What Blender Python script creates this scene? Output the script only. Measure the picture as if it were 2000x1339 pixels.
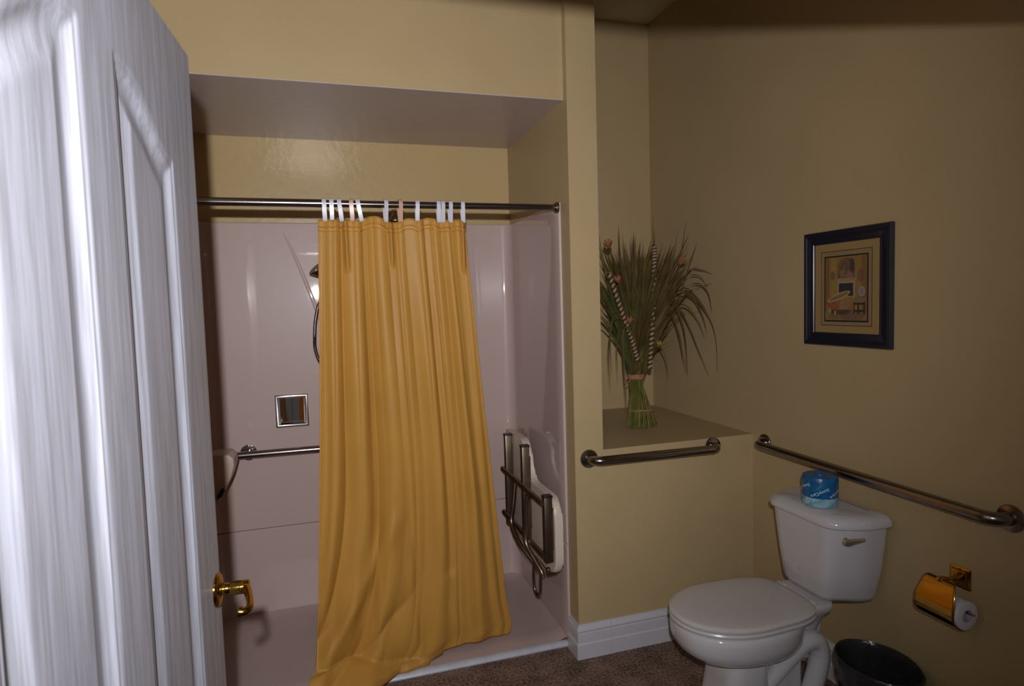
import bpy, bmesh, math, random
from mathutils import Vector, Matrix, noise
PI = math.pi
for o in list(bpy.data.objects): bpy.data.objects.remove(o, do_unlink=True)
S = bpy.context.scene
COL = S.collection
random.seed(7)

# ------------------------------------------------------------------ camera, light, exposure
cd = bpy.data.cameras.new('camera'); cam = bpy.data.objects.new('camera', cd); COL.objects.link(cam); S.camera = cam
R = [[0.9559202628, -0.2921341433, -0.0295650702], [-0.0468119283, -0.0522232692, -0.9975376552], [0.2898708237, 0.9549504555, -0.0635966437]]
cam.matrix_world = Matrix(((R[0][0], -R[1][0], -R[2][0], 0), (R[0][1], -R[1][1], -R[2][1], 0), (R[0][2], -R[1][2], -R[2][2], 1.53), (0, 0, 0, 1)))
cd.sensor_width = 36; cd.lens = 21.785; cd.clip_start = .02
cd.dof.use_dof = True; cd.dof.focus_distance = 2.5; cd.dof.aperture_fstop = 7.5
S.view_settings.view_transform = 'Standard'; S.view_settings.look = 'None'
S.view_settings.gamma = 1; S.view_settings.use_curve_mapping = False; S.view_settings.exposure = 0
W = bpy.data.worlds.new('world'); S.world = W; W.use_nodes = True
W.node_tree.nodes['Background'].inputs[0].default_value = (1, .92, .84, 1)
W.node_tree.nodes['Background'].inputs[1].default_value = .05
# the photographer's flash: a small soft spot a hand above the lens
fl = bpy.data.lights.new('camera_flash', 'SPOT'); fl.energy = 192; fl.color = (.95, .95, 1.0)
fl.spot_size = math.radians(128); fl.spot_blend = 1.0; fl.shadow_soft_size = .016
flo = bpy.data.objects.new('camera_flash', fl); COL.objects.link(flo); flo.location = (-.036, -.12, 1.70)
aim = Vector((.0, 1, .02))
flo.rotation_euler = aim.to_track_quat('-Z', 'Y').to_euler()

# ------------------------------------------------------------------ materials
def mat(name, col, rough=.5, metal=0, coat=0, noise_amt=0, noise_scale=8, bump=0, bump_scale=200, stretch=(1, 1, 1), spec=.5, col2=None, sheen=0, trans=0):
    m = bpy.data.materials.new(name); m.use_nodes = True
    nt = m.node_tree; b = nt.nodes['Principled BSDF']
    b.inputs['Base Color'].default_value = (*col, 1); b.inputs['Roughness'].default_value = rough
    b.inputs['Metallic'].default_value = metal; b.inputs['Coat Weight'].default_value = coat
    b.inputs['Coat Roughness'].default_value = .035; b.inputs['Specular IOR Level'].default_value = spec
    if sheen: b.inputs['Sheen Weight'].default_value = sheen
    tc = nt.nodes.new('ShaderNodeTexCoord'); mp = nt.nodes.new('ShaderNodeMapping'); mp.inputs['Scale'].default_value = stretch
    nt.links.new(tc.outputs['Object'], mp.inputs[0])
    if noise_amt:
        n = nt.nodes.new('ShaderNodeTexNoise'); n.inputs['Scale'].default_value = noise_scale; n.inputs['Detail'].default_value = 5
        nt.links.new(mp.outputs[0], n.inputs['Vector'])
        r = nt.nodes.new('ShaderNodeMix'); r.data_type = 'RGBA'
        c2 = col2 or tuple(c * (1 - noise_amt) for c in col)
        r.inputs[6].default_value = (*c2, 1); r.inputs[7].default_value = (*col, 1)
        mr = nt.nodes.new('ShaderNodeMapRange'); mr.inputs[1].default_value = .35; mr.inputs[2].default_value = .65
        nt.links.new(n.outputs[0], mr.inputs[0]); nt.links.new(mr.outputs[0], r.inputs[0]); nt.links.new(r.outputs[2], b.inputs['Base Color'])
    if bump:
        n2 = nt.nodes.new('ShaderNodeTexNoise'); n2.inputs['Scale'].default_value = bump_scale; n2.inputs['Detail'].default_value = 3
        nt.links.new(mp.outputs[0], n2.inputs['Vector'])
        bp = nt.nodes.new('ShaderNodeBump'); bp.inputs['Strength'].default_value = 1; bp.inputs['Distance'].default_value = bump
        nt.links.new(n2.outputs[0], bp.inputs['Height']); nt.links.new(bp.outputs[0], b.inputs['Normal'])
        if coat: nt.links.new(bp.outputs[0], b.inputs['Coat Normal'])
    if trans:
        tr = nt.nodes.new('ShaderNodeBsdfTranslucent'); tr.inputs[0].default_value = (*col, 1)
        mx = nt.nodes.new('ShaderNodeMixShader'); mx.inputs[0].default_value = trans
        out = nt.nodes['Material Output']
        nt.links.new(b.outputs[0], mx.inputs[1]); nt.links.new(tr.outputs[0], mx.inputs[2]); nt.links.new(mx.outputs[0], out.inputs[0])
    return m
M = {}
M['tan'] = mat('tan_wall_paint', (.48, .355, .185), .42, noise_amt=.06, noise_scale=2.5, bump=.0006, bump_scale=160, spec=.35)
M['tan_gloss'] = mat('tan_gloss_paint', (.54, .395, .185), .28, noise_amt=.06, noise_scale=2, bump=.0012, bump_scale=28, spec=.5)
M['soffit'] = mat('soffit_paint', (.50, .405, .365), .3, noise_amt=.05, noise_scale=2, bump=.0008, bump_scale=30)
M['ceil'] = mat('ceiling_paint', (.62, .56, .44), .7, noise_amt=.04, bump=.001, bump_scale=90)
M['fiber'] = mat('pink_fibreglass', (.54, .415, .375), .38, coat=.85, spec=.25, noise_amt=.04, noise_scale=1.6, bump=.0006, bump_scale=4, stretch=(1.8, 1.8, .4))
M['pan'] = mat('pan_fibreglass', (.48, .36, .325), .4, coat=.2, noise_amt=.08, noise_scale=3, bump=.0006, bump_scale=240)
M['strip'] = mat('threshold_plastic', (.52, .53, .58), .35, noise_amt=.12, noise_scale=20)
M['white'] = mat('white_trim_paint', (.58, .56, .59), .35, noise_amt=.05, noise_scale=12, bump=.0003, bump_scale=60)
M['porc'] = mat('porcelain', (.58, .56, .57), .12, coat=.6, noise_amt=.015, noise_scale=4)
M['seatp'] = mat('toilet_seat_plastic', (.55, .52, .51), .25, noise_amt=.02)
M['steel'] = mat('brushed_steel', (.31, .27, .255), .22, metal=1, noise_amt=.1, noise_scale=40, bump=.0001, bump_scale=300)
M['dsteel'] = mat('dull_steel', (.25, .19, .135), .36, metal=1, noise_amt=.15, noise_scale=20)
M['chrome'] = mat('chrome', (.78, .77, .80), .06, metal=1, noise_amt=.03)
M['satin'] = mat('satin_chrome', (.80, .79, .82), .30, metal=1, noise_amt=.03)
M['brass'] = mat('polished_brass', (.50, .285, .06), .09, metal=1, noise_amt=.06, noise_scale=15)
M['black'] = mat('black_plastic', (.012, .012, .014), .35, noise_amt=.2)
M['liner'] = mat('black_bin_liner', (.03, .028, .028), .22, noise_amt=.2, noise_scale=30, bump=.004, bump_scale=38)
M['frame'] = mat('blue_black_frame', (.012, .014, .026), .26, noise_amt=.2, noise_scale=12, coat=.2)
M['mat1'] = mat('picture_mat_tan', (.32, .205, .075), .8, noise_amt=.04, noise_scale=60)
M['mat2'] = mat('picture_mat_olive', (.26, .185, .08), .8, noise_amt=.04, noise_scale=60)
M['matline'] = mat('picture_mat_line', (.09, .035, .014), .8, noise_amt=.1)
M['curtain'] = mat('yellow_curtain_cloth', (.70, .38, .078), .42, noise_amt=.06, noise_scale=5, bump=.0003, bump_scale=900, spec=.35, trans=.36)
M['hem'] = mat('curtain_hem_cloth', (.62, .29, .05), .5, noise_amt=.12, noise_scale=40, trans=.1)
M['hookw'] = mat('white_hook_plastic', (.60, .58, .62), .3, noise_amt=.03)
M['hookp'] = mat('peach_hook_plastic', (.60, .37, .26), .3, noise_amt=.03)
M['bench'] = mat('cream_phenolic', (.66, .56, .46), .35, noise_amt=.04)
M['pad'] = mat('beige_vinyl', (.50, .38, .30), .4, noise_amt=.05)
M['paper'] = mat('white_tissue', (.72, .71, .74), .85, noise_amt=.05, noise_scale=60, bump=.0004, bump_scale=90)
M['core'] = mat('card_core', (.46, .44, .52), .85, noise_amt=.1)
M['wrapb'] = mat('blue_wrapper', (.008, .115, .30), .3, noise_amt=.35, noise_scale=45, bump=.0012, bump_scale=60)
M['wrapw'] = mat('pale_wrapper', (.33, .52, .62), .35, noise_amt=.3, noise_scale=60, bump=.0012, bump_scale=60)
M['inkw'] = mat('pale_ink', (.55, .68, .78), .5, noise_amt=.05)
M['inkb'] = mat('teal_ink', (.02, .25, .38), .5, noise_amt=.05)
M['inkl'] = mat('mid_blue_ink', (.04, .24, .42), .5, noise_amt=.05)
M['stem'] = mat('green_stem', (.15, .15, .032), .6, noise_amt=.4, noise_scale=30, spec=.12)
M['stem2'] = mat('tan_stem', (.25, .17, .06), .6, noise_amt=.3, noise_scale=30, spec=.12)
M['blade1'] = mat('olive_blade', (.115, .088, .022), .6, noise_amt=.4, noise_scale=14, spec=.12)
M['blade2'] = mat('brown_blade', (.10, .055, .02), .6, noise_amt=.4, noise_scale=14, spec=.12)
M['blade3'] = mat('green_blade', (.07, .085, .022), .6, noise_amt=.4, noise_scale=14, spec=.12)
M['blade4'] = mat('lime_blade', (.14, .135, .025), .5, noise_amt=.3, noise_scale=14, spec=.12)
M['braidl'] = mat('straw_braid', (.36, .26, .14), .7, noise_amt=.2, noise_scale=60)
M['braidd'] = mat('dark_braid', (.06, .025, .015), .7, noise_amt=.2, noise_scale=60)
M['flower'] = mat('orange_bloom', (.34, .13, .045), .8, noise_amt=.3, noise_scale=50)
M['flowery'] = mat('yellow_bloom', (.36, .23, .04), .8, noise_amt=.3, noise_scale=50)
M['tie'] = mat('raffia_tie', (.42, .20, .11), .8, noise_amt=.3, noise_scale=90)

def carpet_mat():
    m = bpy.data.materials.new('brown_carpet'); m.use_nodes = True; nt = m.node_tree; b = nt.nodes['Principled BSDF']
    b.inputs['Roughness'].default_value = .95; b.inputs['Specular IOR Level'].default_value = .1
    tc = nt.nodes.new('ShaderNodeTexCoord'); n = nt.nodes.new('ShaderNodeTexNoise'); n.inputs['Scale'].default_value = 95; n.inputs['Detail'].default_value = 4
    n3 = nt.nodes.new('ShaderNodeTexNoise'); n3.inputs['Scale'].default_value = 9; n3.inputs['Detail'].default_value = 3
    cr = nt.nodes.new('ShaderNodeValToRGB'); cr.color_ramp.elements[0].position = .34; cr.color_ramp.elements[0].color = (.05, .028, .02, 1)
    cr.color_ramp.elements[1].position = .68; cr.color_ramp.elements[1].color = (.34, .235, .185, 1)
    nt.links.new(tc.outputs['Object'], n.inputs['Vector']); nt.links.new(tc.outputs['Object'], n3.inputs['Vector'])
    ad = nt.nodes.new('ShaderNodeMath'); ad.operation = 'MULTIPLY_ADD'; ad.inputs[1].default_value = .35
    nt.links.new(n3.outputs[0], ad.inputs[0]); mu = nt.nodes.new('ShaderNodeMath'); mu.operation = 'MULTIPLY'; mu.inputs[1].default_value = .66
    nt.links.new(n.outputs[0], mu.inputs[0]); nt.links.new(mu.outputs[0], ad.inputs[2]); nt.links.new(ad.outputs[0], cr.inputs[0])
    nt.links.new(cr.outputs[0], b.inputs['Base Color'])
    bp = nt.nodes.new('ShaderNodeBump'); bp.inputs['Distance'].default_value = .006; nt.links.new(n.outputs[0], bp.inputs['Height']); nt.links.new(bp.outputs[0], b.inputs['Normal'])
    return m
M['carpet'] = carpet_mat()

def door_mat():
    m = bpy.data.materials.new('white_embossed_woodgrain'); m.use_nodes = True; nt = m.node_tree; b = nt.nodes['Principled BSDF']
    b.inputs['Roughness'].default_value = .42
    tc = nt.nodes.new('ShaderNodeTexCoord'); mp = nt.nodes.new('ShaderNodeMapping'); mp.inputs['Scale'].default_value = (9, 9, .55)
    nt.links.new(tc.outputs['Object'], mp.inputs[0])
    n = nt.nodes.new('ShaderNodeTexNoise'); n.inputs['Scale'].default_value = 1.1; n.inputs['Detail'].default_value = 2
    nt.links.new(mp.outputs[0], n.inputs['Vector'])
    w = nt.nodes.new('ShaderNodeMath'); w.operation = 'MULTIPLY'; w.inputs[1].default_value = 60
    nt.links.new(n.outputs[0], w.inputs[0]); sn = nt.nodes.new('ShaderNodeMath'); sn.operation = 'SINE'; nt.links.new(w.outputs[0], sn.inputs[0])
    mp2 = nt.nodes.new('ShaderNodeMapping'); mp2.inputs['Scale'].default_value = (210, 210, 9); nt.links.new(tc.outputs['Object'], mp2.inputs[0])
    n2 = nt.nodes.new('ShaderNodeTexNoise'); n2.inputs['Scale'].default_value = 1; n2.inputs['Detail'].default_value = 3; nt.links.new(mp2.outputs[0], n2.inputs['Vector'])
    ma = nt.nodes.new('ShaderNodeMath'); ma.operation = 'MULTIPLY_ADD'; ma.inputs[1].default_value = .11; nt.links.new(sn.outputs[0], ma.inputs[0]); nt.links.new(n2.outputs[0], ma.inputs[2])
    cr = nt.nodes.new('ShaderNodeValToRGB'); cr.color_ramp.elements[0].position = .25; cr.color_ramp.elements[0].color = (.25, .25, .278, 1)
    cr.color_ramp.elements[1].position = .70; cr.color_ramp.elements[1].color = (.36, .365, .42, 1)
    nt.links.new(ma.outputs[0], cr.inputs[0]); nt.links.new(cr.outputs[0], b.inputs['Base Color'])
    bp = nt.nodes.new('ShaderNodeBump'); bp.inputs['Strength'].default_value = .12; bp.inputs['Distance'].default_value = .0004
    nt.links.new(ma.outputs[0], bp.inputs['Height']); nt.links.new(bp.outputs[0], b.inputs['Normal'])
    return m
M['door'] = door_mat()

# ------------------------------------------------------------------ mesh helpers
def obj(name, bm, m, parent=None, smooth=True, angle=40):
    bmesh.ops.recalc_face_normals(bm, faces=bm.faces)
    me = bpy.data.meshes.new(name); bm.to_mesh(me); bm.free()
    ms = m if isinstance(m, (list, tuple)) else [m]
    for k in ms: me.materials.append(M[k])
    if smooth:
        me.shade_smooth()
        try: me.set_sharp_from_angle(angle=math.radians(angle))
        except Exception: pass
    o = bpy.data.objects.new(name, me); COL.objects.link(o)
    if parent is not None: o.parent = parent; o.matrix_parent_inverse = Matrix.Translation(parent.location).inverted() if parent.type == 'EMPTY' else Matrix()
    return o
def tag(o, label, cat, group=None):
    o['label'] = label; o['category'] = cat
    if group: o['group'] = group
    return o
def thing(name, label, cat, loc, group=None):
    o = bpy.data.objects.new(name, None); COL.objects.link(o); o.location = loc; o.empty_display_size = .05
    return tag(o, label, cat, group)
def struct(name, bm, m, label, smooth=False):
    o = obj(name, bm, m, None, smooth); o['kind'] = 'structure'; o['label'] = label
    return o
def box(bm, a, b, bev=0, seg=2):
    r = bmesh.ops.create_cube(bm, size=1)
    vs = r['verts']
    for v in vs: v.co = Vector([a[i] + (v.co[i] + .5) * (b[i] - a[i]) for i in range(3)])
    if bev:
        es = list({e for v in vs for e in v.link_edges})
        bmesh.ops.bevel(bm, geom=es, offset=bev, segments=seg, affect='EDGES', profile=.5)
def catmull(pts, n=8):
    pts = [Vector(p) for p in pts]; out = []
    P = [pts[0] * 2 - pts[1]] + pts + [pts[-1] * 2 - pts[-2]]
    for i in range(1, len(P) - 2):
        for k in range(n):
            t = k / n; a, b, c, d = P[i - 1], P[i], P[i + 1], P[i + 2]
            out.append(.5 * ((2 * b) + (c - a) * t + (2 * a - 5 * b + 4 * c - d) * t * t + (3 * b - a - 3 * c + d) * t ** 3))
    out.append(pts[-1]); return out
def frames(pts):
    n = len(pts); T = []
    for i in range(n):
        t = pts[min(i + 1, n - 1)] - pts[max(i - 1, 0)]; T.append(t.normalized())
    u = T[0].orthogonal().normalized(); out = []
    for t in T:
        u = (u - t * u.dot(t)); u = u.normalized() if u.length > 1e-6 else t.orthogonal().normalized()
        out.append((t, u, t.cross(u)))
    return out
def tube(bm, pts, r, seg=10, cap=True, closed=False):
    pts = [Vector(p) for p in pts]; F = frames(pts); rings = []
    for i, p in enumerate(pts):
        rr = r(i / (len(pts) - 1)) if callable(r) else r
        rings.append([bm.verts.new(p + (F[i][1] * math.cos(2 * PI * k / seg) + F[i][2] * math.sin(2 * PI * k / seg)) * rr) for k in range(seg)])
    L = len(rings)
    for i in range(L if closed else L - 1):
        a, b = rings[i], rings[(i + 1) % L]
        for k in range(seg): bm.faces.new((a[k], a[(k + 1) % seg], b[(k + 1) % seg], b[k]))
    if cap and not closed: bm.faces.new(rings[0]); bm.faces.new(rings[-1][::-1])
def loft(bm, loops, cap0=True, cap1=True):
    rings = [[bm.verts.new(p) for p in lp] for lp in loops]; n = len(rings[0])
    for a, b in zip(rings, rings[1:]):
        for k in range(n): bm.faces.new((a[k], a[(k + 1) % n], b[(k + 1) % n], b[k]))
    if cap0: bm.faces.new(rings[0][::-1])
    if cap1: bm.faces.new(rings[-1])
    return rings
def lathe(bm, prof, center, axis='z', seg=28, cap=True):
    def P(r, h, k):
        c, s = r * math.cos(2 * PI * k / seg), r * math.sin(2 * PI * k / seg)
        v = {'z': (c, s, h), 'x': (h, c, s), 'y': (c, h, s)}[axis]
        return Vector(center) + Vector(v)
    loft(bm, [[P(max(r, 1e-4), h, k) for k in range(seg)] for r, h in prof], cap, cap)
def rrect(cx, cy, hx, hy, r, z, n=6, p=None):
    out = []
    for qx, qy, a0 in ((1, 1, 0), (-1, 1, 90), (-1, -1, 180), (1, -1, 270)):
        for k in range(n + 1):
            a = math.radians(a0 + 90 * k / n)
            out.append(Vector((cx + qx * (hx - r) + r * math.cos(a), cy + qy * (hy - r) + r * math.sin(a), z)))
    return out
def bm_new(): return bmesh.new()
def sweep_profile(bm, path, prof, closed_prof=True):
    """path: list of (x,y) points with outward offset direction; prof: (out, z). path entries: (x,y,nx,ny)"""
    loops = [[Vector((x + nx * d, y + ny * d, z)) for d, z in prof] for x, y, nx, ny in path]
    loft(bm, loops)
def prism(bm, poly, axis, a, b, bev=0, seg=2):
    """poly of 2-D points extruded along axis from a to b"""
    def P(u, v, h): return Vector({'x': (h, u, v), 'y': (u, h, v), 'z': (u, v, h)}[axis])
    va = [bm.verts.new(P(u, v, a)) for u, v in poly]; vb = [bm.verts.new(P(u, v, b)) for u, v in poly]
    n = len(poly); fs = [bm.faces.new(va), bm.faces.new(vb[::-1])]
    for k in range(n): bm.faces.new((va[k], vb[k], vb[(k + 1) % n], va[(k + 1) % n]))
    if bev: bmesh.ops.bevel(bm, geom=list(fs[0].edges) + list(fs[1].edges), offset=bev, segments=seg, affect='EDGES', profile=.5)
def sstep(a, b, x):
    t = min(1, max(0, (x - a) / (b - a))); return t * t * (3 - 2 * t)

# ------------------------------------------------------------------ room shell
XR, D = 1.875, 2.39            # right wall, front of pillar and ledge
PX0, PX1 = .988, 1.118         # pillar
YN, ZC = 3.29, 3.115           # niche back, ceiling
XL, YB, XS = -.57, 3.235, 1.000 # shower alcove
def sbox(name, a, b, m, label, bev=0):
    bm = bm_new(); box(bm, a, b, bev); return struct(name, bm, m, label)
sbox('floor', (XL - .1, -1.2, -.06), (XR + .1, YN + .1, 0), 'carpet', 'brown speckled carpet covering the bathroom floor')
sbox('ceiling', (XL - .1, .4, ZC), (XR + .1, YN + .1, ZC + .1), 'ceil', 'cream ceiling above the plant niche')
sbox('wall_right', (XR, -.2, 0), (XR + .1, YN + .1, ZC), 'tan', 'tan painted wall behind the toilet and the picture')
sbox('wall_niche', (PX1 - .01, YN, 0), (XR, YN + .1, ZC), 'tan', 'tan back wall of the plant niche')
sbox('wall_pillar', (PX0, D, 0), (PX1, YN + .1, ZC), 'tan', 'tall tan pillar wall between shower and plant niche')
sbox('wall_ledge', (PX1, D, 0), (XR, YN, .896), 'tan', 'low tan half wall with a flat shelf top carrying the plant')
sbox('wall_bulkhead', (XL - .1, 2.428, 2.362), (PX0, YB + .1, ZC), 'tan', 'tan bulkhead wall above the shower opening')
sbox('ceiling_shower', (XL, 2.4285, 2.358), (PX0, YB, 2.3625), 'soffit', 'glossy mauve soffit over the shower')
sbox('wall_back', (XL - .1, YB, 0), (PX0, YB + .1, 2.358), 'tan_gloss', 'glossy tan strip of back wall above the shower surround')
sbox('wall_left', (XL - .1, .4, 0), (XL, YB, ZC), 'tan', 'tan wall hidden behind the open door')
# unseen header, placed and sized for the shadow band it casts up high
sbox('unseen_header', (-.18, .56, 2.02), (XR, .68, ZC), 'tan', 'unseen tan header added over the opening to cast the upper shadow band')

def baseboard(name, pts, label, seams=()):
    prof = [(0, 0), (.015, 0), (.015, .063), (.0125, .067), (.009, .069), (.010, .073), (.0105, .108), (.006, .111), (.006, .115), (.013, .118), (.015, .124), (.012, .132), (.007, .141), (.005, .149), (0, .149)]
    bm = bm_new(); sweep_profile(bm, pts, prof); return struct(name, bm, 'white', label)
r2 = 1.0
baseboard('baseboard_pillar', [(PX0, 2.487, -1, 0), (PX0, D, -1, -1), (1.134, D, 0, -1)], 'white moulded baseboard block wrapping the foot of the pillar')
baseboard('baseboard_ledge', [(1.1352, D, 0, -.9), (XR - .001, D, 0, -.9)], 'white moulded baseboard along the low half wall')
baseboard('baseboard_right', [(XR, D - .014, -1, 0), (XR, .2, -1, 0)], 'white moulded baseboard along the right wall')

# ------------------------------------------------------------------ shower surround
sh = thing('shower_stall', 'pinkish glossy moulded shower surround with low pan in the alcove', 'shower stall', (.2, 2.85, 0))
def plan(inset, yf, rad=.055, n=8):
    x0, x1, yb = XL + inset, XS - .012 - inset, YB - .02 - inset
    P = [(x1 + .0115, yf - .010), (x1 + .003, yf - .008), (x1, yf)]
    P += [(x1, yf + (yb - rad - yf) * k / 10) for k in range(1, 10)]
    P += [(x1 - rad + rad * math.cos(a), yb - rad + rad * math.sin(a)) for a in [PI / 2 * k / n for k in range(n + 1)]]
    P += [(x1 - rad + (x0 - x1 + 2 * rad) * k / 30, yb) for k in range(1, 30)]
    P += [(x0 + rad - rad * math.sin(a), yb - rad + rad * math.cos(a)) for a in [PI / 2 * k / n for k in range(n + 1)]]
    P += [(x0, yb - rad + (yf - yb + rad) * k / 10) for k in range(1, 10)]
    P += [(x0, yf), (x0 - .003, yf - .010), (x0 - .0115, yf - .012)]
    return [(min(max(x, XL + .0006), PX0 - .0006), min(y, YB - .0006)) for x, y in P]
def surround(name, z0, z1, m, lip):
    bm = bm_new()
    loops = []
    zs = [z0] + [z0 + (z1 - z0) * k / 12 for k in range(1, 12)] + [z1]
    rows = [(z, 0) for z in zs]
    rows[0] = (z0, -.003); rows.insert(1, (z0 + .004, 0))
    rows[-1] = (z1 - .006, 0); rows += [(z1 - .001, -.004), (z1, -.012)]
    if lip: rows += [(z1, -.0118)]
    vs = [[bm.verts.new((x, y, z)) for x, y in plan(.012 + e, 2.495)] for z, e in rows]
    for a, b in zip(vs, vs[1:]):
        for k in range(len(a) - 1): bm.faces.new((a[k], a[k + 1], b[k + 1], b[k]))
    o = obj(name, bm, m, sh, True, 35)
    return o
surround('upper_surround_panel', .468, 1.952, 'fiber', True)
surround('lower_surround_panel', .03, .466, 'fiber', False)
# moulded crease running diagonally down the back panel
bm = bm_new()
tube(bm, catmull([(-.175, 3.2165, 1.93), (-.117, 3.2165, 1.79), (-.041, 3.2165, 1.57), (.05, 3.2165, 1.25), (.10, 3.2165, 1.02)], 8), lambda t: .0135 + .0038 * math.sin(PI * min(1, max(0, t))) ** 1.1, 12)
obj('moulded_crease', bm, 'fiber', sh)
# pan with a cove to the walls and a sloping front sill
bm = bm_new()
px0, px1, py1 = XL + .013, XS - .025, YB - .033
NX, NY = 40, 24
gv = []
for j in range(NY + 1):
    row = []
    y = 2.505 + (py1 - 2.505) * j / NY
    for i in range(NX + 1):
        x = px0 + (px1 - px0) * i / NX
        d = min(x - px0, px1 - x, py1 - y)
        z = .034 + .016 * (1 - sstep(0, .05, d)) - .006 * math.exp(-((x - .2) ** 2 + (y - 2.85) ** 2) / .12)
        z -= .012 * (1 - sstep(2.505, 2.56, y))
        row.append(bm.verts.new((x, y, z)))
    gv.append(row)
for j in range(NY):
    for i in range(NX): bm.faces.new((gv[j][i], gv[j][i + 1], gv[j + 1][i + 1], gv[j + 1][i]))
obj('shower_pan', bm, 'pan', sh)
bm = bm_new(); prism(bm, [(2.488, .001), (2.484, .008), (2.489, .019), (2.498, .024), (2.510, .024), (2.516, .001)], 'x', XL + .012, PX0 - .012)
obj('threshold_strip', bm, 'strip', sh)
bm = bm_new(); lathe(bm, [(.055, .0), (.055, .003), (.045, .005), (.004, .005)], (.2, 2.85, .029), 'z', 24)
obj('drain_cover', bm, 'chrome', sh)

# ------------------------------------------------------------------ open door
TH = .06; DW, DH, DT = .914, 2.03, .035
u = Vector((-math.sin(TH), -math.cos(TH), 0)); nrm = Vector((math.cos(TH), -math.sin(TH), 0))
E0 = Vector((-.228, 1.37, 0))
def dpt(s, z, h): return E0 + u * s + nrm * h + Vector((0, 0, z))
def door_h(s, z):
    o = abs(s - DW / 2)
    if o < .055 or o > .305: return 0
    zt = 1.795 + .088 * sstep(.295, .095, o)
    dz = (zt - z) * .8
    d = min(o - .055, .305 - o, dz, z - .2)
    if d <= 0: return 0
    if d < .004: return -.0018 * d / .004
    if d < .009: return -.0018
    if d < .030: return -.0018 - .0082 * math.sin((d - .009) / .021 * PI / 2)
    if d < .034: return -.010
    if d < .056: return -.010 + .0045 * (d - .034) / .022
    if d < .060: return -.0055 + .0015 * (d - .056) / .004
    return -.004
def dlines(knots, step, lo, hi):
    L = set()
    x = lo
    while x < hi: L.add(round(x, 4)); x += step
    L.add(hi)
    for k in knots: L.add(round(k, 4))
    return sorted(L)
offs = (0, .002, .004, .009, .012, .016, .020, .025, .030, .034, .040, .048, .056, .060)
sk = []
for base, sg in ((DW / 2 + .055, 1), (DW / 2 + .305, -1), (DW / 2 - .055, -1), (DW / 2 - .305, 1)):
    sk += [base + sg * q for q in offs]
ss = dlines(sk, .012, 0, DW)
zs = dlines([.2 + q for q in offs], .03, .01, 1.70) + [1.704 + .004 * k for k in range(50)] + [1.92, 1.96, 2.0, DH]
zs = sorted(set(round(z, 4) for z in zs))
bm = bm_new()
vv = [[bm.verts.new(dpt(s, z, door_h(s, z))) for s in ss] for z in zs]
for a, b in zip(vv, vv[1:]):
    for k in range(len(a) - 1): bm.faces.new((a[k], a[k + 1], b[k + 1], b[k]))
bk = [bm.verts.new(dpt(s, z, -DT)) for s, z in ((0, .01), (DW, .01), (DW, DH), (0, DH))]
bm.faces.new(bk)
bm.faces.new([r[0] for r in vv] + [bk[3], bk[0]]); bm.faces.new([r[-1] for r in vv] + [bk[2], bk[1]])
bm.faces.new(vv[0] + [bk[1], bk[0]]); bm.faces.new(vv[-1] + [bk[2], bk[3]])
dr = obj('door_1', bm, 'door', None, True, 28); dr['kind'] = 'structure'; dr['label'] = 'open white woodgrain door with arched panels and a brass lever'
# lever handle
bm = bm_new()
def axis_lathe(bm, prof, c, ax, seg=28):
    ax = Vector(ax).normalized(); a = ax.orthogonal().normalized(); b = ax.cross(a)
    loft(bm, [[c + ax * h + (a * math.cos(2 * PI * k / seg) + b * math.sin(2 * PI * k / seg)) * max(r, 1e-4) for k in range(seg)] for r, h in prof])
hc = dpt(.030, .972, 0)
axis_lathe(bm, [(.0335, 0), (.0335, .003), (.031, .006), (.022, .008), (.0165, .009), (.0165, .010)], hc, nrm)
rose = obj('door_handle', bm, 'brass', dr)
bm = bm_new()
axis_lathe(bm, [(.012, .009), (.0125, .012), (.0115, .020), (.0105, .024), (.0125, .026), (.0125, .0275), (.0135, .029), (.0135, .058), (.0125, .061), (.004, .062)], hc, nrm)
obj('handle_shank', bm, 'brass', rose)
bm = bm_new()
lp = [hc + nrm * (.056 + c) + u * a + Vector((0, 0, b)) for a, b, c in ((-.006, 0, -.004), (.018, 0, .004), (.045, -.002, .012), (.070, -.004, .018), (.088, -.006, .019), (.096, -.008, .012), (.095, -.008, .004))]
tube(bm, catmull(lp, 6), lambda t: .0095 - .003 * math.sin(PI * t) + .0015 * sstep(.85, 1, t), 12)
obj('lever', bm, 'brass', rose)

# ------------------------------------------------------------------ curtain rod, curtain, hooks
RZ, RY = 1.930, 2.485
rod = thing('curtain_rod', 'steel tension shower curtain rod across the shower opening', 'curtain rod', (.2, RY, RZ))
bm = bm_new(); tube(bm, [(XL + .02, RY, RZ), (.02, RY, RZ)], .0155, 20); obj('outer_tube', bm, 'steel', rod)
bm = bm_new(); tube(bm, [(.0, RY, RZ), (XS - .03, RY, RZ)], .0135, 20); obj('inner_tube', bm, 'steel', rod)
bm = bm_new(); lathe(bm, [(.014, -.010), (.021, -.009), (.023, 0), (.023, .004), (.020, .005)], (XS - .0295, RY, RZ), 'x'); obj('end_cap', bm, 'dsteel', rod)
bm = bm_new(); lathe(bm, [(.020, -.005), (.023, -.004), (.023, 0), (.021, .009), (.016, .010)], (XL + .0175, RY, RZ), 'x'); obj('end_cap', bm, 'dsteel', rod)

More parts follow.
